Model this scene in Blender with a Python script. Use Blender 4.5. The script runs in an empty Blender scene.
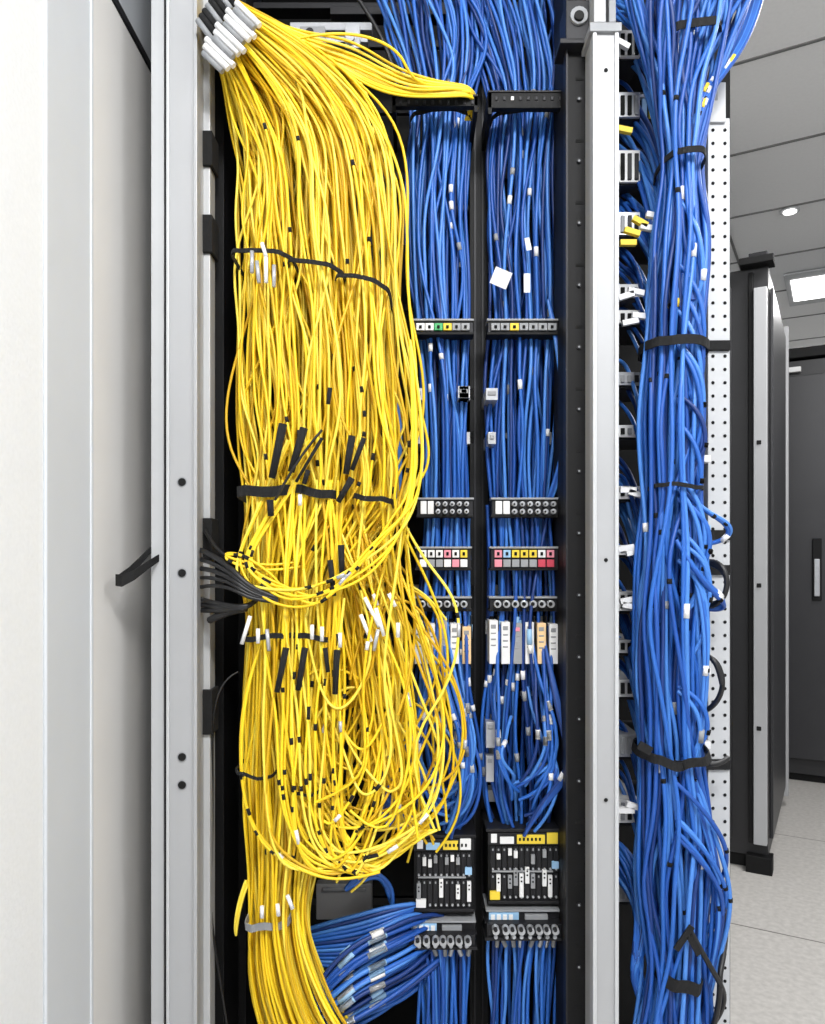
import bpy, bmesh, math, random
from mathutils import Vector, Matrix
random.seed(7)
R=random.random
def U(a,b): return a+(b-a)*R()
CAMY=-1.1; CAMZ=1.1; F=770.0
# survey helper: converts a measurement taken on the rack (at real depth y) to metres
def loc(u,v,y=0.0):
    d=y-CAMY
    return Vector(((u-412.5)*d/F, y, CAMZ+(559-v)*d/F))
def lin(c):
    return tuple(((x/255)/12.92 if x/255<=0.04045 else ((x/255+0.055)/1.055)**2.4) for x in c)+(1,)
MATS={}
def mat(name,rgb,rough=0.5,metal=0.0,var=0.08,scale=30,emit=0,bump=0.0,spec=0.5):
    if name in MATS: return MATS[name]
    m=bpy.data.materials.new(name); m.use_nodes=True
    nt=m.node_tree; b=nt.nodes['Principled BSDF']
    tc=nt.nodes.new('ShaderNodeTexCoord'); n=nt.nodes.new('ShaderNodeTexNoise')
    n.inputs['Scale'].default_value=scale; n.inputs['Detail'].default_value=4
    nt.links.new(tc.outputs['Object'],n.inputs['Vector'])
    r=nt.nodes.new('ShaderNodeValToRGB')
    c=lin(rgb)
    r.color_ramp.elements[0].position=0.3; r.color_ramp.elements[1].position=0.7
    r.color_ramp.elements[0].color=tuple(x*(1-var) for x in c[:3])+(1,)
    r.color_ramp.elements[1].color=tuple(min(1,x*(1+var)) for x in c[:3])+(1,)
    nt.links.new(n.outputs['Fac'],r.inputs['Fac']); nt.links.new(r.outputs['Color'],b.inputs['Base Color'])
    b.inputs['Roughness'].default_value=rough; b.inputs['Metallic'].default_value=metal
    b.inputs['Specular IOR Level'].default_value=spec
    if emit:
        b.inputs['Emission Color'].default_value=(1,0.99,0.97,1); b.inputs['Emission Strength'].default_value=emit
    if bump:
        bp=nt.nodes.new('ShaderNodeBump'); bp.inputs['Strength'].default_value=bump; bp.inputs['Distance'].default_value=0.002
        nt.links.new(n.outputs['Fac'],bp.inputs['Height']); nt.links.new(bp.outputs['Normal'],b.inputs['Normal'])
    MATS[name]=m; return m
YEL=[mat('yellow_jacket_a',(244,209,34),.45,var=.05),mat('yellow_jacket_b',(234,193,20),.45,var=.05),
     mat('yellow_jacket_c',(249,224,76),.42,var=.05),mat('yellow_jacket_d',(210,166,12),.5,var=.05)]
BLU=[mat('blue_jacket_a',(40,98,184),.42,var=.06),mat('blue_jacket_b',(28,78,160),.44,var=.06),
     mat('blue_jacket_c',(70,128,208),.40,var=.06),mat('blue_jacket_d',(18,52,116),.46,var=.06)]
BLK=[mat('black_jacket',(22,22,24),.45)]
M_black=mat('black_powdercoat',(13,13,14),.6,.0,.15,spec=.25)
M_dk=mat('dark_steel',(33,33,36),.5,.2,.1,spec=.35)
M_hole=mat('hole_black',(4,4,4),.9)
M_post=mat('painted_aluminium',(168,169,171),.42,.1,.03,6)
M_post2=mat('painted_aluminium_light',(190,192,194),.42,.1,.03,6)
M_silver=mat('zinc_steel',(184,186,190),.3,.4,.1)
M_white=mat('label_white',(230,230,230),.6,0,.03)
M_grey=mat('label_grey',(145,147,150),.6,0,.05)
M_yl=mat('label_yellow',(235,205,60),.6)
M_red=mat('label_red',(190,60,80),.6)
M_pink=mat('label_pink',(225,140,155),.6)
M_grn=mat('port_green',(60,170,100),.5)
M_lb=mat('label_blue',(150,190,225),.5)
M_or=mat('label_orange',(235,200,150),.6)
M_velcro=mat('black_velcro',(16,16,17),.9,0,.3,200,bump=.4)

class MB:
    def __init__(s): s.bm=bmesh.new(); s.mats=[]
    def mi(s,m):
        if m not in s.mats: s.mats.append(m)
        return s.mats.index(m)
    def box(s,c,size,m,rot=None):
        M=Matrix.Translation(Vector(c))@(rot.to_4x4() if rot else Matrix.Identity(4))@Matrix.Diagonal((*size,1))
        r=bmesh.ops.create_cube(s.bm,size=1,matrix=M); i=s.mi(m)
        for f in {f for v in r['verts'] for f in v.link_faces}: f.material_index=i
    def face_box(s,u0,v0,u1,v1,y,dep,m,roty=0):
        a=loc(u0,v0,y); b=loc(u1,v1,y)
        s.box(((a.x+b.x)/2,y+dep/2,(a.z+b.z)/2),(abs(b.x-a.x),dep,abs(a.z-b.z)),m,
              Matrix.Rotation(math.radians(roty),3,'Y') if roty else None)
    def cyl(s,c,r,dep,m,axis=(0,1,0),seg=14,r2=None):
        q=Vector((0,0,1)).rotation_difference(Vector(axis)).to_matrix().to_4x4()
        k=bmesh.ops.create_cone(s.bm,cap_ends=True,segments=seg,radius1=r,radius2=r if r2 is None else r2,depth=dep,matrix=Matrix.Translation(Vector(c))@q)
        i=s.mi(m)
        for f in {f for v in k['verts'] for f in v.link_faces}:
            f.material_index=i
            if len(f.verts)==4: f.smooth=True
    def disc(s,u,v,rpx,y,m,dep=0.002):
        p=loc(u,v,y); s.cyl(p,rpx*(y-CAMY)/F,dep,m)
    def ring(s,u0,v0,u1,v1,y,thick,hpx,m,seg=40,ex=.4):
        a=loc(u0,v0,y); b=loc(u1,v1,y); c=(a+b)/2; ax=(b-a)/2; L=ax.length+0.002
        ax.normalize(); up=Vector((-ax.z,0,ax.x)); 
        if up.z<0: up=-up
        h=hpx*(y-CAMY)/F/2; i=s.mi(m); prev=None; first=None; ph=u0*.7
        for k in range(seg):
            t=2*math.pi*k/seg; sg=lambda q,p: math.copysign(abs(q)**p,q)
            wz=math.sin(3*t+ph)*.0016+math.sin(7*t+ph)*.0009; wob=1+.02*math.sin(9*t+ph)
            row=[]
            for (hh,g) in ((h,0),(h,.0018),(-h,.0018),(-h,0)):
                p=c+ax*(sg(math.cos(t),.7)*(L+g))+Vector((0,1,0))*(sg(math.sin(t),ex)*(thick/2+g)*wob)+up*(hh+wz)
                row.append(s.bm.verts.new(p))
            if prev: s._q(prev,row,i)
            else: first=row
            prev=row
        s._q(prev,first,i)
    def _q(s,a,b,i):
        for k in range(4):
            f=s.bm.faces.new((a[k],a[(k+1)%4],b[(k+1)%4],b[k])); f.material_index=i; f.smooth=False
    def done(s,name,parent=None,bevel=0):
        bmesh.ops.recalc_face_normals(s.bm,faces=s.bm.faces[:])
        me=bpy.data.meshes.new(name); s.bm.to_mesh(me); s.bm.free()
        for m in s.mats: me.materials.append(m)
        o=bpy.data.objects.new(name,me); bpy.context.scene.collection.objects.link(o)
        if bevel:
            b=o.modifiers.new('bevel','BEVEL'); b.width=bevel; b.segments=2; b.limit_method='ANGLE'
        if parent: o.parent=parent
        return o
def empty(name):
    e=bpy.data.objects.new(name,None); bpy.context.scene.collection.objects.link(e); return e

class Cables:
    def __init__(s,r,mats):
        s.cu=bpy.data.curves.new('cables','CURVE'); s.cu.dimensions='3D'; s.cu.bevel_depth=r; s.cu.bevel_resolution=2
        s.cu.resolution_u=5; s.cu.use_fill_caps=True; s.r=r; s.paths=[]
        for m in mats: s.cu.materials.append(m)
        s.n=len(mats)
    def add(s,pts,rad=1.0,mi=None,world=False):
        P=[Vector(p) if world else loc(*p) for p in pts]
        sp=s.cu.splines.new('NURBS'); sp.points.add(len(P)-1)
        for q,p in zip(sp.points,P): q.co=(*p,1); q.radius=rad
        sp.order_u=4 if len(P)>3 else 3; sp.use_endpoint_u=True
        sp.material_index=(mi if mi is not None else random.choices(range(s.n),[4,3,3,1.5][:s.n])[0])
        s.paths.append(P)
    def bundle(s,st,n,y0,thick,noise=.06,trange=(-1,1),srange=(0,1),jv=0,stray=0.0):
        for i in range(n):
            sv=srange[0]+(srange[1]-srange[0])*((i+R())/n); t=U(*trange)
            w=random.gauss(0,noise); pts=[]; nn=noise*(2.4 if R()<stray else 1)
            for k,q in enumerate(st):
                uL,vL,uR,vR=q[:4]; ds=q[4] if len(q)>4 else 1; nz=q[5] if len(q)>5 else 1
                w=w*.55+random.gauss(0,nn*.75)
                ss=sv+nz*w
                m=.05 if nn==noise else .12
                if ss>1+m: ss=1+m-(ss-1-m)*.3
                if ss<-m: ss=-m-(ss+m)*.3
                ell=math.sqrt(max(0.12,1-(2*min(1,max(0,ss))-1)**2))
                y=y0+t*thick/2*ds*ell+random.gauss(0,.005)*nz
                pts.append((uL+(uR-uL)*ss,vL+(vR-vL)*ss+U(-jv,jv),y))
            s.add(pts)
    def done(s,name,parent=None):
        o=bpy.data.objects.new(name,s.cu); s.cu.name=name; bpy.context.scene.collection.objects.link(o)
        if parent: o.parent=parent
        return o

# ============ ROOM (aisle axes are turned relative to the open rack) ============
A=Vector((0.486,0.874,0)); B=Vector((0.874,-0.486,0)); O=Vector((0,CAMY,0))
ROT=Matrix((B,A,Vector((0,0,1)))).transposed()
def rm(lat,dep,z=0): return O+B*lat+A*dep+Vector((0,0,z))
CEIL=2.70
def floor_mat():
    m=mat('floor_vinyl',(184,181,177),.35,0,.12,60)
    nt=m.node_tree; b=nt.nodes['Principled BSDF']
    ramp=[n for n in nt.nodes if n.type=='VALTORGB'][0]; tc=[n for n in nt.nodes if n.type=='TEX_COORD'][0]
    br=nt.nodes.new('ShaderNodeTexBrick'); br.offset=0; br.inputs['Scale'].default_value=1
    br.inputs['Brick Width'].default_value=.9; br.inputs['Row Height'].default_value=.9; br.inputs['Mortar Size'].default_value=.003
    nt.links.new(tc.outputs['Object'],br.inputs['Vector'])
    mx=nt.nodes.new('ShaderNodeMixRGB'); mx.inputs['Color2'].default_value=lin((105,102,98))
    nt.links.new(ramp.outputs['Color'],mx.inputs['Color1']); nt.links.new(br.outputs['Fac'],mx.inputs['Fac'])
    nt.links.new(mx.outputs['Color'],b.inputs['Base Color'])
    return m
def rbox(mb,l0,l1,d0,d1,z0,z1,m):
    mb.box(rm((l0+l1)/2,(d0+d1)/2,(z0+z1)/2),(abs(l1-l0),abs(d1-d0),z1-z0),m,ROT)
mb=MB(); mb.box((0,0,-.025),(9,11,.05),floor_mat()); f=mb.done('floor'); f.location=rm(0,2.5); f.rotation_euler=ROT.to_euler()
M_tile=mat('ceiling_tile',(248,248,248),.9,0,.02,80,bump=.1); M_tb=mat('ceiling_tbar',(120,120,119),.6)
mb=MB(); rbox(mb,-4.5,4.5,-3,8,CEIL,CEIL+.05,M_tile)
for i in range(-7,8):
    x=i*.6+.12; rbox(mb,x-.006,x+.006,-3,8,CEIL-.004,CEIL,M_tb)
for i in range(-4,13):
    d=i*.6+.28; rbox(mb,-4.5,4.5,d-.006,d+.006,CEIL-.004,CEIL,M_tb)
mb.done('ceiling')
M_wall=mat('wall_paint',(224,224,224),.75,0,.02,120,bump=.15)
mb=MB(); rbox(mb,-4.5,4.5,7.9,8,0,CEIL,M_wall); mb.done('wall_back')
M_lum=mat('luminaire_diffuser',(255,255,255),.5,emit=4)
def luminaire(l,d,en=36):
    e=MB(); rbox(e,l-.3,l+.3,d-.3,d+.3,CEIL-.014,CEIL-.0045,M_post2); rbox(e,l-.27,l+.27,d-.2,d+.2,CEIL-.018,CEIL-.013,M_lum)
    e.done('ceiling_light_panel')
    L=bpy.data.lights.new('panel_lamp','AREA'); L.shape='RECTANGLE'; L.size=.5; L.size_y=.36; L.energy=en; L.color=(1,.99,.98)
    o=bpy.data.objects.new('panel_lamp',L); bpy.context.scene.collection.objects.link(o); o.location=rm(l,d,CEIL-.03); o.rotation_euler=ROT.to_euler()
luminaire(.02,5.08,42)
luminaire(.42,2.58,40); luminaire(1.02,-.42,34)  # unseen panels, added to brighten the aisle and ceiling
mb=MB(); p=Vector((1.73,2.43,CEIL)); mb.cyl(p-Vector((0,0,.006)),.028,.012,M_lum,(0,0,1),24); mb.cyl(p-Vector((0,0,.004)),.042,.008,M_post2,(0,0,1),24); mb.done('ceiling_downlight')
M_cab=mat('cabinet_black',(38,38,40),.45,.1,.06,10); M_cab2=mat('cabinet_door_black',(46,46,49),.4,.1,.06,10)
def cabinet(name,l0,l1,d0,d1,h):
    e=MB()
    rbox(e,l0,l1,d0,d1,.05,h,M_cab); rbox(e,l0+.02,l1-.02,d0+.02,d1-.02,0,.05,M_black)
    rbox(e,l0+.04,l1-.12,d0-.014,d0-.001,.1,h-.06,M_cab2)
    rbox(e,l1+.001,l1+.012,d0+.06,d1-.06,.1,h-.06,M_cab2)
    rbox(e,l1-.045,l1-.002,d0-.03,d0+.0,.10,h-.08,M_post)
    rbox(e,l1-.062,l1-.047,d0-.02,d0+.0,.10,h-.02,M_black)
    rbox(e,l1-.09,l1+.02,d0-.05,d0+.03,h,h+.025,M_black); rbox(e,l1-.06,l1-.0,d0-.04,d0+.02,h+.025,h+.04,M_dk)
    rbox(e,l1-.07,l1+.015,d0-.035,d0+.03,.0,.06,M_black)
    for z in (.5,1.0,1.5): rbox(e,l1-.035,l1-.02,d0-.033,d0-.029,z,z+.015,M_hole)
    rbox(e,l1-.0,l1+.02,d1-.02,d1+.02,.05,h,M_post)
    return e.done(name,bevel=.003)
cabinet('server_cabinet',-1.3,-.222,2.97,3.80,2.13)
def far(l0,l1):
    e=MB(); d=4.25
    rbox(e,l0,l1,d,d+.9,.04,2.08,M_cab); rbox(e,l0+.02,l1-.02,d+.03,d+.8,0,.04,M_black)
    rbox(e,l0+.012,l1-.012,d-.025,d-.001,.12,2.0,M_cab2)
    rbox(e,l0,l1,d-.02,d+.9,2.09,2.14,M_black)
    rbox(e,l0+.30,l0+.45,d-.03,d-.0,2.02,2.045,M_white)
    rbox(e,l1-.10,l1-.06,d-.045,d-.025,.9,1.2,M_black); rbox(e,l1-.092,l1-.068,d-.055,d-.04,.92,1.10,M_silver)
    return e.done('network_cabinet',bevel=.003)
far(-1.24,-.64);far(-.62,-.02); far(.00,.60); far(.62,1.22)
# ============ LEFT PARTITION + DOOR ============
X0=-0.43
def xbox(mb,x0,x1,y0,y1,z0,z1,m): mb.box(((x0+x1)/2,(y0+y1)/2,(z0+z1)/2),(abs(x1-x0),abs(y1-y0),z1-z0),m)
M_wl=mat('wall_paint_left',(230,232,234),.8,0,.02,160,bump=.25)
mb=MB(); xbox(mb,X0-.12,X0-.002,-2.2,-.2,0,CEIL,M_wl); mb.done('wall_left')
M_frame=mat('door_frame_grey',(202,206,211),.5,.0,.02,8); M_panel=mat('door_panel_beige',(226,224,221),.3,.0,.03,4)
mb=MB(); xbox(mb,X0-.12,X0+.002,-.199,-.075,0,CEIL,M_frame); xbox(mb,X0-.05,X0+.004,-.078,-.070,0,CEIL,M_frame); mb.done('trim_1',bevel=.002)
mb=MB(); xbox(mb,X0-.04,X0,-.069,.5,0,1.9,M_panel); xbox(mb,X0-.04,X0+.002,-.069,.5,1.9,1.915,M_dk); 
xbox(mb,X0-.04,X0-.01,-.069,.5,1.916,2.5,M_frame)
mb.done('rack_side_panel',bevel=.002)
# folded flat velcro strap hanging from the side panel
def ribbon(name,pts,w,m):
    bm=bmesh.new(); prev=None
    for (u,v,y,ww) in pts:
        c=loc(u,v,y); a=bm.verts.new(c+Vector((0,0,ww))); b=bm.verts.new(c-Vector((0,0,ww)))
        if prev: bm.faces.new((prev[0],a,b,prev[1]))
        prev=(a,b)
    me=bpy.data.meshes.new(name); bm.to_mesh(me); bm.free(); me.materials.append(m)
    o=bpy.data.objects.new(name,me); bpy.context.scene.collection.objects.link(o)
    s=o.modifiers.new('thickness','SOLIDIFY'); s.thickness=.002; return o
ribbon('velcro_strap',[(160,545,.03,.004),(150,551,.02,.005),(140,562,.0,.006),(130,572,-.015,.007),(120,580,-.03,.008),(117,580,-.035,.008),(122,581,-.04,.008),(134,575,-.03,.007),(146,566,-.01,.006),(158,558,.02,.005)],.006,M_velcro)
# ============ OPEN RACK FRAME ============
rack=empty('equipment_rack')
ZT=2.35
def post(mb,u0,u1,y,dep,m,z0=0.0,z1=ZT):
    a=loc(u0,559,y); b=loc(u1,559,y)
    mb.box(((a.x+b.x)/2,y+dep/2,(z0+z1)/2),(b.x-a.x,dep,z1-z0),m)
mb=MB(); post(mb,151,164,.02,.05,M_post2); post(mb,166,196,.0,.07,M_post); post(mb,164,166.5,.012,.05,M_dk)
post(mb,166,169,-.004,.02,M_post2); post(mb,193,197,-.004,.02,M_post)
for v in (482,573,757,785): mb.disc(182,v,4.0,-.0015,M_hole,.003); mb.disc(182,v,5.2,-.0001,M_grey,.002)
mb.done('post_left',rack,bevel=.0015)
mb=MB(); post(mb,198,210,.04,.03,M_post2); post(mb,211,224,.10,.3,M_black); 
for (v0,v1) in ((130,165),(214,252),(518,560),(690,735)): mb.face_box(197,v0,212,v1,.034,.04,M_velcro)
mb.done('post_left_inner',rack,bevel=.0015)
mb=MB(); post(mb,226,246,.2,.06,M_black)
v=20
while v<1200:
    mb.disc(232,v,2,.199,M_hole,.003); mb.disc(232,v,1.2,.198,M_grey,.002); v+=31
post(mb,470,488,.20,.05,M_black); post(mb,474,476,.197,.01,M_dk); post(mb,482,483.5,.197,.01,M_dk)
post(mb,556,568,.16,.2,M_black)
post(mb,566,593,.05,.10,M_black); post(mb,566,568,.045,.02,M_dk); post(mb,589,590,.046,.02,M_dk)
v=15
while v<1200:
    mb.face_box(576,v,583,v+3,.049,.003,M_hole); mb.disc(579,v+22,2.2,.0485,M_dk,.003); mb.disc(579,v+22,1.0,.047,M_grey,.003); v+=62
mb.done('mounting_rails',rack)
mb=MB(); post(mb,593,619,.0,.05,M_post,0,CAMZ+(559-28)*1.1/F); post(mb,593,597,-.004,.02,M_post2,0,1.85); post(mb,615,619,-.004,.02,M_post2,0,1.85)
mb.face_box(590,22,622,31,-.006,.07,M_grey); mb.face_box(594,-60,606,22,.0,.05,M_post); mb.face_box(609,-60,616,22,.02,.03,M_grey)
mb.face_box(566,0,592,40,.03,.05,M_dk); mb.disc(579,16,9,.028,M_grey,.006); mb.disc(579,16,5,.024,M_black,.006)
mb.face_box(560,38,594,43,.03,.05,M_dk)
mb.disc(606,70,2,-.001,M_hole);mb.disc(606,560,2,-.001,M_hole);mb.disc(606,800,2,-.001,M_hole)
mb.done('post_middle',rack,bevel=.0015)
mb=MB(); post(mb,708,730,.10,.04,M_post2,0,CAMZ+(559-118)*1.2/F)
mb.face_box(706,82,726,122,.095,.05,M_post2); mb.face_box(712,88,718,100,.094,.01,M_grey)
v=130
while v<1300:
    mb.disc(713,v,1.7,.0995,M_hole); mb.disc(725,v,1.7,.0995,M_hole)
    v+=13.3
for v in (340,530,565,760,905): mb.face_box(703,v,731,v+10,.094,.05,M_velcro)
for (v,m) in ((455,M_white),(525,M_lb),(600,M_yl),(668,M_white),(742,M_white)): mb.face_box(704,v,711,v+7,.085,.03,m)
mb.done('post_perforated',rack,bevel=.001)
mb=MB()
xbox(mb,-.36,.66,.50,.51,0,ZT,M_black)
xbox(mb,-.37,-.36,.10,.5,0,ZT,M_black); xbox(mb,.20+.08,.20+.1,.16,.5,0,ZT,M_black)
xbox(mb,-.38,.5,.0,.5,0,.05,M_black); xbox(mb,-.38,.28,.15,.5,ZT-.05,ZT,M_black)
for v in range(40,1100,66):
    mb.face_box(226,v,575,v+7,.40,.01,M_dk)
mb.done('enclosure_panels',rack)
mb=MB()
mb.face_box(290,22,372,30,.24,.03,M_silver); mb.face_box(296,36,368,42,.23,.02,M_silver); mb.face_box(300,26,325,50,.22,.02,M_grey); mb.face_box(345,24,360,48,.22,.02,M_silver)
mb.face_box(330,6,480,14,.26,.03,M_dk); mb.disc(350,38,5,.215,M_silver,.01); mb.disc(310,33,4,.212,M_dk,.01)
mb.face_box(225,2,580,8,.3,.03,M_dk)
mb.done('top_crossbar',rack,bevel=.001)

# ============ PATCH PANELS ============
PY=.115
def panel_ports(u0,u1,v0,v1,n,y=PY,kind='round',parent=None):
    e=MB(); e.face_box(u0,v0,u1,v1,y,.03,M_dk); e.face_box(u0-1,v0-1.5,u1+1,v0+.5,y-.004,.03,M_grey); e.face_box(u0-1,v1-1,u1+1,v1+1.5,y-.002,.03,M_black)
    w=(u1-u0-6)/n; vc=(v0+v1)/2; h=(v1-v0)
    for i in range(n):
        uc=u0+3+w*(i+.5)
        if kind=='round':
            e.disc(uc,vc,min(w,h)*.42,y-.005,M_silver,.012); e.disc(uc,vc,min(w,h)*.22,y-.012,M_hole,.003)
        elif kind=='mix':
            if i<2: e.face_box(uc-w*.42,v0+2,uc+w*.42,v1-2,y-.004,.01,M_white)
            else:
                for dv in (-h*.2,h*.24):
                    e.disc(uc,vc+dv,min(w,h)*.34,y-.006,M_silver,.012); e.disc(uc,vc+dv,min(w,h)*.13,y-.013,M_hole,.003)
        elif kind=='lab':
            m=random.choice([M_grey,M_white,M_white,M_grn,M_grey,M_yl]); e.face_box(uc-w*.46,v0+3,uc+w*.46,v1-3,y-.005,.01,m); e.face_box(uc-w*.15,v0+5,uc+w*.15,v1-5,y-.007,.004,M_hole)
        elif kind=='color':
            m=random.choice([M_white,M_pink,M_white,M_yl,M_white,M_lb]); e.face_box(uc-w*.42,v0+2,uc+w*.42,vc-1,y-.005,.01,m)
            m=random.choice([M_white,M_red,M_grey,M_pink,M_grey]); e.face_box(uc-w*.42,vc+1,uc+w*.42,v1-2,y-.005,.01,m)
            e.face_box(uc-w*.15,v0+4,uc+w*.15,vc-3,y-.007,.004,M_hole)
    return e.done('patch_panel',bevel=.0006)
for (u0,u1) in ((413,473),(488,560)):
    n=6 if u0<450 else 7
    panel_ports(u0,u1,320,333,n,kind='lab')
    panel_ports(u0+4,u1,499,516,n+1,kind='mix')
    panel_ports(u0+3,u1-2,548,569,n,kind='color')
    panel_ports(u0+2,u1-2,598,610,n,kind='round',y=PY+.01)
    e=MB(); e.face_box(u0,616,u1,668,PY+.05,.05,M_black)
    k=5 if u0<450 else 6; w=(u1-u0)/k
    for i in range(k):
        top=U(620,627); m=[M_white,M_white,M_grey,M_white,M_or,M_white][i]
        e.face_box(u0+w*i+1.5,top,u0+w*i+w-2,664,PY+.0,.05,m)
        e.face_box(u0+w*i+3,top+4,u0+w*i+w-4,top+8,PY-.001,.002,M_pink if i==2 else M_grey)
        for q in range(3): e.face_box(u0+w*i+3,top+12+q*6,u0+w*i+w-4,top+13.5+q*6,PY-.001,.002,M_grey)
        e.face_box(u0+w*i+w-2,616,u0+w*i+w-1,668,PY+.01,.05,M_dk)
    e.done('line_card_shelf',bevel=.0006)
    e=MB()
    for v in (388,432,585,690,718,752,790):
        e.face_box(u0-3,v,u1+6,v+8,.205,.03,M_dk); e.face_box(u0-1,v,u0+10,v+12,.20,.03,M_silver); e.face_box(u1-12,v,u1+2,v+12,.20,.03,M_white)
        for q in range(4): e.face_box(u0+14+q*9,v+1,u0+20+q*9,v+6,.202,.01,random.choice([M_grey,M_white,M_hole]))
    for v in (150,205,262): e.face_box(u0-3,v,u1+6,v+5,.24,.03,M_grey)
    for (v,a,b) in ((388,0,12),(432,2,10),(722,0,9),(756,0,8),(386,-28,-16) if u0>450 else (386,48,58)):
        e.face_box(u0+a-2,v,u0+b-2,v+(12 if v<500 else 26),.118,.09,M_silver); e.face_box(u0+a,v+3,u0+b-4,v+7,.116,.01,M_grey)
    e.done('cable_manager',bevel=.0006)
def chassis(u0,u1,v0,v1):
    e=MB(); y=.11; e.face_box(u0,v0,u1,v1,y,.2,M_black)
    e.face_box(u0-2,v0-3,u1+2,v0,y-.004,.2,M_dk); e.face_box(u0,v0+1,u1,v0+13,y-.003,.01,M_dk)
    W=u1-u0
    e.face_box(u0+3,v0+2,u0+9,v0+11,y-.004,.004,M_white); e.face_box(u0+12,v0+5,u0+26,v0+12,y-.005,.004,M_lb if W<68 else M_white)
    e.face_box(u0+29,v0+3,u1-16,v0+12,y-.005,.004,M_yl); e.face_box(u1-14,v0+1,u1-3,v0+12,y-.005,.004,M_yl if W>68 else M_white)
    for q in range(6): e.face_box(u0+31+q*4,v0+6,u0+33+q*4,v0+9,y-.006,.003,M_hole)
    n=int(W/6); w=(W-4)/n
    for i in range(n):
        a=u0+2+w*i
        for (r0,r1) in ((v0+15,v0+40),(v0+42,v1-6)):
            e.face_box(a+.6,r0,a+w-.6,r1,y-.002,.004,M_dk)
            e.face_box(a+w*.5-.8,r0+2,a+w*.5+.8,r0+4,y-.004,.003,M_grey)
            e.disc(a+w*.5,r1-3,1.1,y-.004,M_silver,.004)
        if R()<.75: 
            vt=v0+U(34,50); e.face_box(a+.8,vt,a+w-.8,min(vt+U(12,24),v1-8),y-.006,.006,random.choice([M_white,M_white,M_grey]))
            for q in (3,7): e.face_box(a+2,vt+q,a+w-2,vt+q+1.6,y-.007,.002,M_dk)
        if R()<.4:
            vt=v0+U(16,26); e.face_box(a+1,vt,a+w-1,vt+U(5,10),y-.006,.006,random.choice([M_white,M_grey]))
    e.face_box(u0+4,v0+39,u1-8,v0+40.5,y-.005,.004,M_grey); e.face_box(u1-9,v0+30,u1-2,v0+37,y-.006,.006,M_lb)
    e.face_box(u0+2,v1-14,u0+12,v1-6,y-.008,.006,M_yl if W>68 else M_white); e.face_box(u0,v1-5,u1,v1-2,y-.006,.01,M_dk)
    return e.done('network_switch',bevel=.0005)
chassis(414,474,838,914); chassis(488,561,832,906)
def tray(u0,u1,v0,v1):
    e=MB(); y=.085
    e.face_box(u0,v0,u1,v0+14,y+.02,.06,M_dk); e.face_box(u0-1,v0,u1+1,v0+2,y+.015,.06,M_grey)
    e.face_box(u0,v0+14,u1,v1,y,.06,M_dk); e.face_box(u0-2,v0+12,u1+2,v0+14,y+.01,.05,M_dk); e.face_box(u0-2,v1-2,u1+2,v1+1,y-.004,.06,M_dk)
    W=u1-u0; e.face_box(u0+2,v0+3,u0+W*.42,v0+12,y+.014,.01,M_lb); e.face_box(u0+W*.5,v0+5,u0+W*.8,v0+11,y+.014,.01,M_grey)
    for q in range(4): e.face_box(u0+4+q*6,v0+5,u0+8+q*6,v0+10,y+.012,.003,M_white)
    n=int(W/9)
    for i in range(n):
        uc=u0+5+(W-8)*(i+.5)/n+U(-1,1)
        e.disc(uc,v0+19.5,3.6,y-.006,M_silver,.016); e.disc(uc,v0+19.5,2.0,y-.015,M_dk,.006)
        e.cyl(loc(uc+U(-2,2),v1+3,y+.02),.0034,.012,random.choice([M_grey,M_silver]),(U(-.5,.5),0,1)); e.cyl(loc(uc+U(-1,1),v1-3,y-.004),.003,.008,M_silver,(U(-.5,.5),-.9,.3))
    return e.done('connector_tray',bevel=.0005)
tray(409,475,921,949); tray(487,563,910,940)
for (u0,u1,v0,v1) in ((488,570,92,108),(392,478,96,106)):
    e=MB(); e.face_box(u0,v0,u1,v1,.09,.012,M_black); e.face_box(u0,v0,u0+4,v1+6,.09,.12,M_black); e.face_box(u1-4,v0,u1,v1+6,.09,.12,M_black); e.face_box(u0,v0-2,u1,v0,.088,.03,M_dk)
    k=u0+7
    while k<u1-6: e.face_box(k,v0+4,k+3,v0+8,.0885,.003,M_white if R()<.2 else M_dk); k+=8
    e.done('lacing_bar',bevel=.0008)

def labels(cab,name,n,parent,zr=None,rr=1.5,ln=.02,mats=(M_white,),seed=1,yfront=None):
    rn=random.Random(seed); e=MB(); k=0; tries=0
    while k<n and tries<6000:
        tries+=1
        P=rn.choice(cab.paths)
        if len(P)<5: continue
        i=rn.randrange(2,len(P)-3) if len(P)>6 else 2
        p0,p1,p2,p3=P[i-1],P[i],P[i+1],P[min(i+2,len(P)-1)]
        t=rn.random(); b0=(1-t)**3/6; b1=(3*t**3-6*t*t+4)/6; b2=(-3*t**3+3*t*t+3*t+1)/6; b3=t**3/6
        if len(P)<=7: b0,b1,b2,b3=1/48,23/48,23/48,1/48; t=.5
        p=p0*b0+p1*b1+p2*b2+p3*b3
        d=p0*(-(1-t)**2/2)+p1*((9*t*t-12*t)/6)+p2*((-9*t*t+6*t+3)/6)+p3*(t*t/2)
        if zr and not (zr[0]<p.z<zr[1]): continue
        if yfront is not None and p.y>yfront: continue
        if d.length<1e-6: continue
        e.cyl(p,cab.r*rr,ln*rn.uniform(.7,1.3),rn.choice(mats),d.normalized(),10); k+=1
    return e.done(name,parent)
def vz(v,y=0): return loc(0,v,y).z

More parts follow.
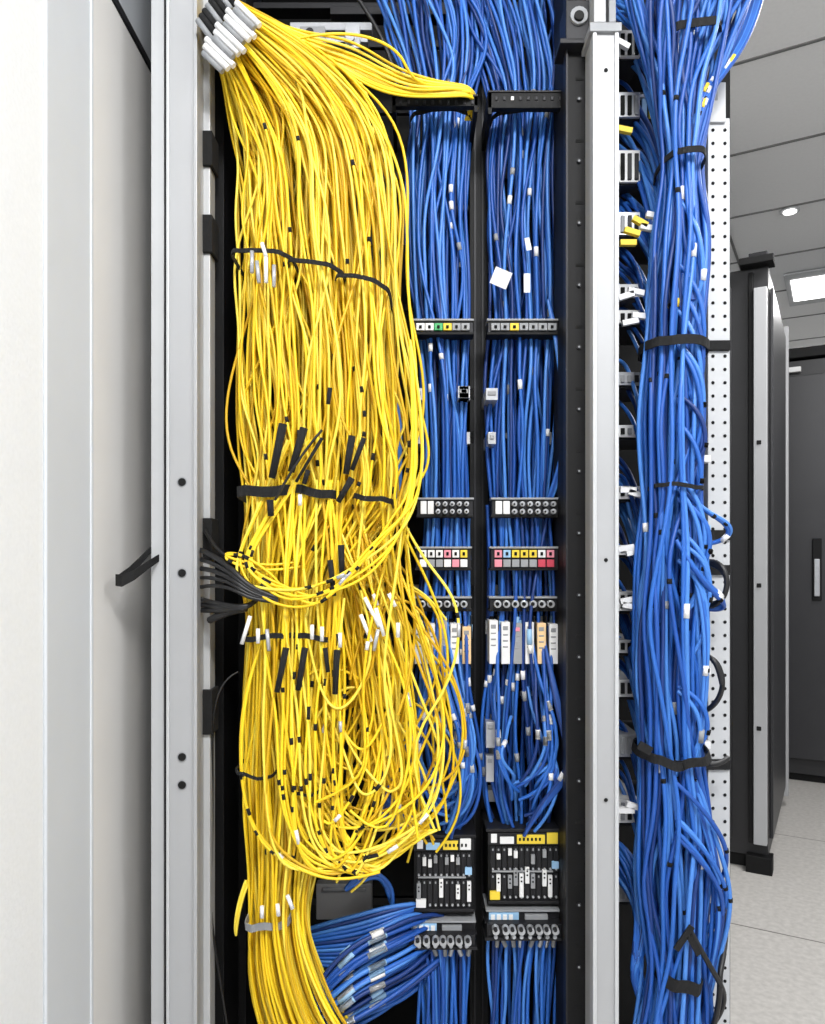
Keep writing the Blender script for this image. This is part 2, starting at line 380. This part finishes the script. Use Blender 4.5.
# ============ YELLOW FIBRE MASS ============
Y=Cables(.0020,YEL)
YS=[(196,24,220,-8,.5,.3),(212,40,238,2,.5,.3),(222,72,272,20,.7,.5),(236,118,335,58,.9,.8),(243,165,384,120,1),(238,215,400,190,1),
    (240,268,402,292,.9,.4),(243,330,406,360,1),(244,400,412,430,1),(246,455,414,470,1),(247,497,408,505,.9,.4)]
YT=[(247,560,344,570,1),(250,633,336,640,.8,.4),(246,700,332,712,1,1.1),(246,780,328,790,1,1),(251,850,320,862,1,.9),(253,910,306,912,.8,.4),(250,970,318,968,1,.8),(264,1040,350,1030,1,.6),(285,1090,390,1070,1,.5)]
Y.bundle(YS+YT,120,.045,.17,.075,srange=(0,.97),stray=.2)
Y.bundle(YS+YT,62,.055,.15,.075,srange=(0,.6),stray=.2)
for i in range(60):
    sv=U(.42,1.02); t=U(-1,1); pts=[]; w=0
    for k,q in enumerate(YS):
        w=w*.5+random.gauss(0,.045)
        ss=min(1.07 if i%6 else 1.13,sv+w*(q[5] if len(q)>5 else 1))
        pts.append((q[0]+(q[2]-q[0])*ss,q[1]+(q[3]-q[1])*ss,.03+t*.06*q[4]))
    ue=pts[-1][0]; big=i%7==0
    ur=U(436,478) if big else U(355,424); vr=U(640,790); vb=U(790,894) if vr>700 else vr+U(50,130)
    ul=U(280,345); um=(ur+ul)/2+U(-25,15); yy=U(-.05,.065); e=random.randint(3,8)
    seq=[((ue*.65+ur*.35)+U(-18,6),U(560,600)),(ur-U(4,26),vr-U(40,80)),(ur,vr),(ur-U(8,24),(vr+vb)/2+U(0,18)),(um,vb),(ul+U(4,14),vb-U(22,50)),(ul-U(0,12),vb-U(80,130)),(ul+U(-10,15),U(620,690)),(ul+U(-10,15),U(560,600))]
    if i%4==1: seq=[((ue+ur)/2,U(560,590)),(ur,U(600,640)),(ur+U(-20,6),U(660,740)),(U(375,435),U(740,830)),(U(395,440),U(828,845))]; e=5
    for (a,b) in seq[:e+1]: pts.append((a,b,yy+U(-.015,.015)))
    Y.add(pts)
for i in range(16):
    cu=U(340,410); cv=U(640,800); a0=U(2.2,5.0); a1=a0+U(2.0,5.2); yy=U(-.04,.05); w=U(28,62); h=U(55,115); tl=U(-.5,.5); pts=[]; n=11
    for j in range(n):
        a=a0-(a1-a0)*j/(n-1); g=1+.25*j/n
        pts.append((max(295,min(476,cu+w*g*math.cos(a)+tl*h*math.sin(a)*.5)),min(892,cv-h*g*math.sin(a)),yy+.005*j))
    Y.add(pts)
for i in range(13): # U-bends along the bottom of the slack
    l=U(285,335); r=U(370,450); b=U(825,896)
    Y.add([(l-U(5,30),U(640,700),.0),(l-U(0,10),U(740,790),-.02),(l+4,b-36,-.03),(l+32,b-3,-.04),((l+r)/2,b+U(-6,6),-.045),(r-18,b-U(22,35),-.04),(r,b-U(65,105),-.03),(r+U(-25,8),U(660,740),-.01),(r-U(10,50),U(580,640),.02),(r-U(20,60),U(520,560),.05)])
for i in range(7):
    o=U(0,14); Y.add([(285+o*3,440,-.02),(258+o*2,505,-.035),(240+o,545,-.045),(233+o*.9+U(-2,4),575+U(-12,10),-.05),(256+o*3,602+U(-16,8),-.055),(315+U(-10,10),612+U(-46,6),-.06),(368+U(-12,8),592-U(0,48),-.055),(404+U(-12,6),545-U(0,40),-.05),(424-o,495,-.04),(426-o,420,-.035),(410,340,-.03)])
for i in range(3): # low slack on the left flank
    o=U(0,8); Y.add([(262,640,-.02),(246-o*.5,690,-.03),(240-o*.3,750,-.03),(244,810,-.03),(262+o,850,-.035),(300+o,872,-.04),(340,884,-.045),(380,872,-.04)])
for i in range(2):
    o=U(0,8); Y.add([(300,560+o,-.03),(270,566+o,-.04),(238,560+o,-.05),(220,553+o*.5,-.045),(238,552,-.05),(262,566,-.05),(290,590,-.04),(300,640,-.02)])
for i in range(20):
    u=U(256,340); Y.add([(u+U(-12,12),480,-.03),(u+U(-10,10),560,-.04),(u+U(-12,12),640,-.035),(u+U(-12,12),710,-.04),(u*.9+30+U(-12,12),780,-.045),(u*.85+44+U(-10,20),850,-.04),(u*.5+165+U(0,70),882+U(-16,6),-.04),(u*.4+240+U(0,40),868+U(-20,4),-.03),(430+U(-30,10),830,0)])
for i in range(18):
    o=U(-1,1); q=U(-1,1); Y.add([(240+o*6,10+o*8,.03),(285+q*6,36+o*7,.03),(325+o*10,48+o*12+q*4,.03),(362+q*6,70+o*14+q*5,.04),(400,83+o*9+q*6,.06),(430,87+o*6+q*5,.07),(455,88+o*6+q*3,.075),(472,90+o*6,.08),(476+q*3,100+o*4,.11),(470+q*6,120,.14)])
for i in range(5):
    Y.add([(270,20,.02),(300,34+i*3,.02),(345,34+i*7,.03),(385,62+i*5,.05),(415,76+i*4,.06),(450,84+i,.07),(474,86+i,.08),(476,104,.12)])
Y.add([(300,38,.0),(330,32,.0),(370,34,.02),(404,54,.03),(408,78,.05),(430,88,.07),(470,92,.08)])
for i in range(3): Y.add([(246+i*2,880,.03),(238+i,900,.02),(233+i*2,925,.02),(236,935,.03)])
yo=Y.done('yellow_fiber_cable_bundle')
mb=MB()
YR=((240,268,298,274,4),(294,276,346,288,4),(340,290,390,304,4),(246,496,300,494,10),(300,493,342,499,8),(356,499,392,505,5),(250,634,300,631,5),(298,631,342,634,5),(245,760,280,764,3),(300,780,330,776,3))
for (a,b,c2,d,h) in YR: mb.ring(a,b,c2,d,.035,.15,h,M_velcro)
mb.ring(252,912,292,908,.04,.11,7,M_grey)
mb.done('velcro_ties',yo)
mb=MB()
for (u0,v0,u1,v1,w) in ((283,424,272,478,4.2),(304,428,291,472,4),(322,438,296,482,1.8),(352,436,346,474,3.6),(364,438,352,470,2.6),(352,478,338,502,3.2),(330,560,334,596,2.8),(341,545,342,575,3.2),(286,648,277,692,3.2),(305,648,298,690,3.2),(337,650,335,694,3.2),(325,648,328,672,2.4),(330,388,328,404,2.4),(270,500,271,516,3.4),(308,470,304,484,2.6)):
    a=loc(u0,v0,-.05); b=loc(u1,v1,-.05); d=b-a; mb.cyl((a+b)/2,w*.00143,d.length,M_velcro,d.normalized(),12,w*.0012)
mb.done('splice_sleeves',yo)
mb=MB()
for k in range(11):
    u=213+k*3.5; v=62-k*4.8; a=loc(u,v,-.025-.004*(k%2)); 
    mb.cyl(a,.0044,.038+.008*(k%3),M_white if k%3 else M_grey,(.72,0,-.7),12)
for k in range(8):
    u=205+k*3.2; v=30-k*5; mb.cyl(loc(u,v,-.02),.004,.035,M_velcro if k%3 else M_grey,(.6,0,-.8),10)
for (u,v,du,dv,ln) in ((252,262,.0,1,.03),(258,272,.1,1,.03),(266,270,0,1,.035),(274,276,0,1,.03),(264,250,.3,1,.02),(246,630,-.3,1,.04),(258,636,0,1,.02),(268,640,.1,1,.03),(312,632,0,1,.02),(322,634,0,1,.02),(372,612,.5,1,.045),(380,622,.3,1,.04),(366,628,.4,1,.04),(376,640,-.2,1,.03),(392,600,.5,1,.02),(398,630,0,1,.02),(340,640,0,1,.02),(300,500,0,1,.015),(290,902,.4,1,.02),(278,910,.1,1,.016),(262,912,0,1,.016)):
    mb.cyl(loc(u,v,-.045),.0028,ln,M_white if ln!=.03 else M_silver,Vector((du,0,-dv)).normalized(),10)
mb.done('cable_labels',yo)
labels(Y,'cable_flags',120,yo,(vz(880),vz(80)),1.3,.008,(M_velcro,M_velcro,M_hole),3,.0)
labels(Y,'cable_sleeves',22,yo,(vz(900),vz(560)),1.4,.016,(M_white,M_silver,M_velcro),31,.0)

# ============ BLUE COLUMNS ============
def column(top,body,lower,tail,n,seed):
    random.seed(seed)
    C=Cables(.0028,BLU)
    C.bundle(top+body,n,.165,.09,.085,stray=.25)
    C.bundle(body[-2:]+lower,int(n*.6),.15,.07,.12,stray=.3)
    C.bundle(tail,int(n*.6),.125,.07,.08,stray=.1)
    return C
def slack(C,uL,uR,n,vt,vb,bul,pr=.6):
    for i in range(n):
        sd=1 if R()<pr else -1; c=(uL+uR)/2; w=(uR-uL)/2; a=c+sd*U(-.3,.9)*w; o=bul*U(-.2,1)*(1 if sd>0 else .4)
        v0=U(*vt); v1=U(*vb); e=c+sd*(w*U(.6,1)+o); h=v1-v0
        C.add([(a,v0,.13),(a+sd*4,v0+h*.2,.115),((a+e)/2,v0+h*.42,.10),(e,v0+h*.62+U(-10,10),.085),(e+sd*2,v0+h*.8,.08),(e-sd*w*U(.2,.6),v1,.09),(c+sd*U(-.3,.5)*w,v1+U(4,14),.105)])
A_top=[(372,-30,478,-30,1),(388,20,486,20,1),(404,64,480,64,1),(412,100,470,100,.8,.5)]
A_body=[(412,150,468,150),(410,210,466,210),(412,270,468,270),(416,326,468,326,.8,.5),(422,380,464,380),(424,440,466,440),(424,505,468,505,.8,.5),(424,560,468,560,.8,.5)]
A_low=[(418,620,470,620,1),(410,680,472,680),(404,740,478,740),(410,790,482,790),(424,822,462,822,1,.6),(430,842,456,842,1,.5)]
A_tail=[(418,946,468,946,.6,.5),(420,975,468,975),(422,1010,466,1010),(420,1070,468,1070)]
CA=column(A_top,A_body,A_low,A_tail,46,11)
slack(CA,412,472,18,(600,720),(770,828),10)
oA=CA.done('blue_ethernet_cable_bundle')
B_top=[(452,-30,556,-30,1),(468,20,560,20,1),(486,64,562,64,1),(494,102,560,102,.8,.5)]
B_body=[(488,150,556,150),(484,210,552,210),(488,270,556,270),(492,326,556,326,.8,.5),(486,380,558,380),(486,440,556,440),(490,505,550,505,.8,.5),(492,560,550,560,.8,.5)]
B_low=[(490,620,550,620,1),(488,680,550,680),(484,740,556,740),(482,790,560,790),(492,820,552,820,1,.6),(500,838,542,838,1,.5)]
B_tail=[(490,938,558,938,.6,.5),(488,975,554,975),(490,1010,550,1010),(488,1070,552,1070)]
CB=column(B_top,B_body,B_low,B_tail,52,12)
for i in range(5): CB.add([(548,300,.13),(556+i,340,.12),(563+i,400,.11),(568-i,450,.11),(556-i,490,.12),(548-i,508,.13)])
slack(CB,490,552,14,(600,720),(770,822),16,.6)
for i in range(5): CB.add([(544,640,.12),(552+i,690,.1),(563+i*1.5,735,.08),(570+i,765,.07),(554+i*2,788,.08),(534+i,812,.09),(524,836,.1)])
oB=CB.done('blue_ethernet_cable_bundle')
for (C,o,uu) in ((CA,oA,(412,128,469,128)),(CB,oB,(492,128,560,128))):
    e=MB(); e.ring(*uu,.17,.10,4,M_velcro); e.done('velcro_ties',o)
    labels(C,'cable_labels',70,o,(vz(1000,.15),vz(20,.15)),1.35,.012,(M_white,M_white,M_grey),5,.15)
    labels(C,'port_plugs',26,o,(vz(640,.15),vz(575,.15)),1.5,.02,(M_dk,M_white,M_lb),6)
e=MB(); a=loc(501,278,.11); e.box(a,(.028,.001,.026),M_white,Matrix.Rotation(.4,3,'Y')@Matrix.Rotation(.3,3,'X')); e.box(loc(528,244,.115),(.008,.001,.02),M_white,Matrix.Rotation(-.2,3,'Y')); e.box(loc(527,283,.115),(.01,.001,.03),M_white); e.done('paper_tags',oB)

C=Cables(.0034,BLU); random.seed(5)
for i in range(50):
    s=i/50; t=U(-.02,.03)
    C.add([(436+U(-5,10),912+s*50,.13+t),(418,912+s*75+U(-4,4),.10+t),(392,922+s*84+U(-6,6),.07+t),(362,940+s*82+U(-8,8),.05+t),(330,965+s*74+U(-6,6),.04+t),(305,1000+s*60,.04+t),(292,1060+s*40,.05+t)])
for i in range(12): C.add([(306,930+i*3,.09),(330,922+i*4,.08),(362,915+i*5,.08),(392,905+i*4,.09),(425,903,.12)])
for i in range(8): C.add([(345,890,.1),(360+i*3,868,.12),(385,870+i*3,.12),(400,900+i*3,.12),(380,935,.1)])
for i in range(8): C.add([(392,740+i*6,.14),(380,775+i*5,.13),(384,800+i*4,.13),(405,808+i*3,.13),(425,830,.12)])
oC=C.done('blue_patch_cable_bundle')
labels(C,'cable_labels',100,oC,(vz(1040),vz(915)),1.25,.024,(M_white,M_lb,M_silver),8,.08)

# ============ RIGHT BAY ============
random.seed(21)
C=Cables(.0033,BLU)
RS=[(628,-40,752,-40,1.2),(636,20,736,20,1.2),(650,70,712,70,1),(660,125,703,125,1),(665,168,696,170,.8,.4),(656,225,706,225),(650,290,704,290),(648,350,697,350,.8,.4),(640,420,702,420),(648,490,695,490,.9,.5),
    (640,550,703,550),(636,620,702,620),(638,690,703,690),(643,752,699,754,.8,.4),(642,820,706,820,1),(640,890,708,890,1,1.2),(652,965,702,965,.9,.5),(640,1020,706,1020),(632,1080,706,1080)]
C.bundle(RS,96,.045,.11,.11,stray=.35)
for i in range(16):
    C.add([(750+i*1.2,-30,.08),(744+i,15,.07),(726+i,55,.05),(706+i*.5,85,.03),(692+i*.5,120,.02),(684+i*.5,170,.01),(690,230,.01),(694-i,300,.01)])
for i in range(60):
    v=U(-10,330); d=U(.5,1)
    C.add([(612,v+U(-10,10),.17),(628,v+U(-6,20),.15),(642+U(-8,8),v+30*d,.12),(655+U(-6,8),v+75*d,.09),(668+U(-8,10),v+150*d,.06),(675+U(-14,14),v+230*d,.05)])
for i in range(40):
    v=U(350,780); g=U(0,18)
    C.add([(612,v+U(-6,6),.17),(624,v+U(-3,16),.15),(634+U(-6,6),v+U(15,40)+g,.11),(646+U(-6,8),v+U(60,80)+g,.08),(658+U(-8,20),v+U(120,150),.05),(672+U(-14,14),v+210,.05)])
for i in range(44):
    o=U(0,44); C.add([(606,835+o*.8,.13),(624+U(-3,6),840+o+U(-4,4),.10),(640+U(-4,4),878+o,.07),(644+U(-8,6),925+o*.6,.05),(634-o*.2,965+o*.3,.05),(648+U(-8,8),1010,.06),(668,1060,.07)])
for i in range(7):
    C.add([(690,560,.01),(700+i,590+U(-10,10),.0),(707+i*.6,640,0),(704,700,.01),(696,760,.01)])
    b=U(0,1); C.add([(694,780+U(-10,20),.02),(706+b*8,830+U(-16,10),.01),(716+b*20,880+U(-20,16),.01),(718+b*19,925+U(-10,12),.02),(708+b*6,965+U(0,20),.03),(700,1040,.04)])
for i in range(5): # separate slack loops leaning over the right rail
    v=U(780,860); C.add([(676,v,.0),(696,v+18,-.01),(714+U(0,12),v+50,.0),(724+U(0,10),v+85,.02),(712,v+112,.04),(692,v+120,.05)])
for i in range(18):
    w=U(0,26); v=U(180,700); h=U(70,130); C.add([(678,v,.01),(692+w*.4,v+h*.15,.0),(702+w*.5,v+h*.45,.0),(700+w*.3,v+h*.8,.01),(682,v+h,.02)])
for i in range(3):
    C.add([(672,480,.02),(692,500,.01),(710,514,.01),(724+i*2,522,.02),(731+i,533,.03),(720,543,.04),(700,545,.05),(680,550,.06)])
    C.add([(676,540,.0),(694,570,-.01),(712,588+i*3,.0),(727+i,600+i*3,.03),(716,612,.04),(694,606,.05),(670,590,.06)])
oR=C.done('blue_trunk_cable_bundle')
mb=MB()
for (a,b,c2,d,h) in ((662,168,696,170,6),(645,349,700,352,9),(648,488,694,490,4),(640,750,676,758,9),(666,758,700,748,9),(655,964,692,972,12),(660,50,712,44,8)):
    mb.ring(a,b,c2,d,.045,.11,h,M_velcro,ex=.6)
a=loc(684,938,-.016); mb.box(a,(.008,.004,.04),M_velcro,Matrix.Rotation(.6,3,'Y')); mb.box(loc(645,748,-.012),(.02,.004,.012),M_velcro,Matrix.Rotation(.5,3,'Y'))
mb.box(loc(694,945,-.016),(.009,.004,.03),M_velcro,Matrix.Rotation(-.5,3,'Y'))
mb.done('velcro_ties',oR)
labels(C,'cable_labels',20,oR,(vz(1010),vz(420)),1.3,.016,(M_white,M_grey),9,.05)
labels(C,'cable_tags',34,oR,(vz(330),vz(10)),1.3,.016,(M_white,M_white,M_yl),19,.1)
labels(C,'cable_flags',110,oR,(vz(1010),vz(10)),1.15,.006,(M_hole,),10,.03)
for (v0,v1) in ((30,60),(92,120),(150,185),(212,238),(284,300),(310,326),(372,388),(425,440),(486,502),(545,558),(592,614),(640,656),(680,700),(735,760),(800,826),(880,905)):
    e=MB(); y=.19; e.face_box(616,v0,706,v1,y+.02,.12,M_dk); e.face_box(616,v0,640,v1-3,y-.075,.12,random.choice([M_silver,M_white,M_white]))
    e.face_box(616,v1-3,640,v1,y-.07,.1,M_dk)
    e.face_box(640,v0+2,700,v0+5,y+.012,.02,M_silver)
    for k in range(8): e.face_box(642+k*7.5,v0+6,647+k*7.5,v1-3,y+.015,.02,M_hole if R()<.7 else random.choice([M_yl,M_white,M_lb]))
    for k in range(3): e.face_box(621+k*7,v0+3,625+k*7,v1-6,y-.078,.01,random.choice([M_dk,M_hole,M_grey]))
    e.done('switch_module',bevel=.0006)
mb=MB()
for (u,v,m,r) in ((632,232,M_yl,.3),(640,222,M_yl,.5),(648,228,M_white,.2),(654,216,M_white,.2),(628,243,M_yl,0),(626,296,M_white,-.3),(636,292,M_white,.2),(640,316,M_white,.1),(630,322,M_white,-.2),(628,490,M_white,0),(636,494,M_white,.3),(626,548,M_white,-.2),(634,552,M_white,-.2),(628,600,M_white,-.2),(630,606,M_white,.2),(626,810,M_white,0),(634,806,M_white,.3),(622,44,M_white,.5),(624,130,M_yl,.2)):
    mb.box(loc(u,v,.055),(.024,.008,.008),m,Matrix.Rotation(r,3,'Y'))
mb.done('port_plugs',oR)
K=Cables(.004,BLK)
for i in range(3):
    K.add([(706,562,.05),(718,560+i*3,.03),(727,572,.02),(728,592,.02),(718,606,.03),(704,608-i*2,.05)])
K.add([(700,655,.05),(714,656,.03),(722,672,.02),(724,690,.03),(714,708,.04),(702,712,.06)])
K.add([(700,750,.05),(704,766,.02),(716,768,.02),(728,758,.04)])
K.add([(690,930,.0),(706,960,-.01),(722,985,.0),(726,1000,.02),(718,1020,.03),(700,1040,.04)]); K.add([(726,900,.08),(727,950,.03),(716,972,.0),(722,1000,.0),(712,1030,.02)])
K.add([(700,660,.05),(712,650,.02),(718,664,.02),(722,684,.02)])
K.done('black_power_cables')
K=Cables(.0036,BLK)
for i in range(5):
    o=i*5
    K.add([(196,548+o*2,.03),(208,553+o*1.6,-.01),(224,562+o*1.2,-.04),(238,575+o*.8,-.06),(252,590+o*.5,-.055),(278,598+o*.2,-.05)],rad=U(.5,1.1))
for i in range(3): K.add([(198,598+i*6,.03),(212,603+i*4,-.01),(232,606+i*2,-.05),(248,608,-.05),(256,600,-.03)],rad=1.0)
K.add([(238,672,.05),(225,678,.04),(214,700,.03),(212,740,.05),(213,830,.06),(210,900,.05),(213,940,.06),(224,1000,.06),(232,1060,.06)],rad=.5)
K.add([(205,530,.03),(220,560,-.02),(240,560,-.03)],rad=.8); K.add([(210,620,.0),(226,612,-.03),(246,608,-.04)],rad=1.5)
K.add([(196,120,.06),(204,100,.05),(200,60,.05),(208,20,.05),(212,-20,.05)],rad=1.2)
K.add([(345,-20,.1),(365,8,.1),(385,40,.1),(396,75,.1),(398,98,.1)],rad=.9); K.add([(300,100,.2),(250,90,.2),(222,120,.15),(218,200,.12)],rad=.6)
K.add([(322,430,-.055),(300,455,-.06),(286,480,-.06),(275,500,-.05)],rad=.5)
K.done('black_cable_loom')
mb=MB(); mb.face_box(316,884,372,920,.2,.02,M_post); mb.face_box(322,888,366,892,.196,.01,M_grey); mb.done('blanking_plate',rack,bevel=.002)
mb=MB(); mb.face_box(391,400,402,498,.12,.012,BLU[2]); mb.done('blue_ribbon_cable')

# ============ LIGHT / CAMERA ============
w=bpy.data.worlds.new('world'); bpy.context.scene.world=w; w.use_nodes=True
w.node_tree.nodes['Background'].inputs['Color'].default_value=(.96,.985,1,1); w.node_tree.nodes['Background'].inputs['Strength'].default_value=.76
def area(name,loc_,tgt,size,en):
    L=bpy.data.lights.new(name,'AREA'); L.size=size; L.energy=en; L.color=(.99,.995,1)
    o=bpy.data.objects.new(name,L); bpy.context.scene.collection.objects.link(o); o.location=loc_
    o.rotation_euler=(Vector(tgt)-Vector(loc_)).to_track_quat('-Z','Y').to_euler()
area('unseen_lamp',(.25,-1.7,2.6),(0.05,.1,1.1),.45,40)  # unseen overhead lamp without a fixture, lights the rack front
area('unseen_lamp',(1.7,-1.2,2.5),(-.43,-.1,1.1),.6,17)  # added fill from the right, brightens the left wall and side panel
cam=bpy.data.cameras.new('camera'); co=bpy.data.objects.new('camera',cam); bpy.context.scene.collection.objects.link(co)
co.location=(0,CAMY,CAMZ); co.rotation_euler=(math.pi/2,0,0)
cam.sensor_fit='VERTICAL'; cam.sensor_height=36; cam.sensor_width=36; cam.lens=F/1024*36; cam.shift_y=47/1024; cam.clip_start=.02
bpy.context.scene.camera=co
bpy.context.scene.view_settings.view_transform='Standard'
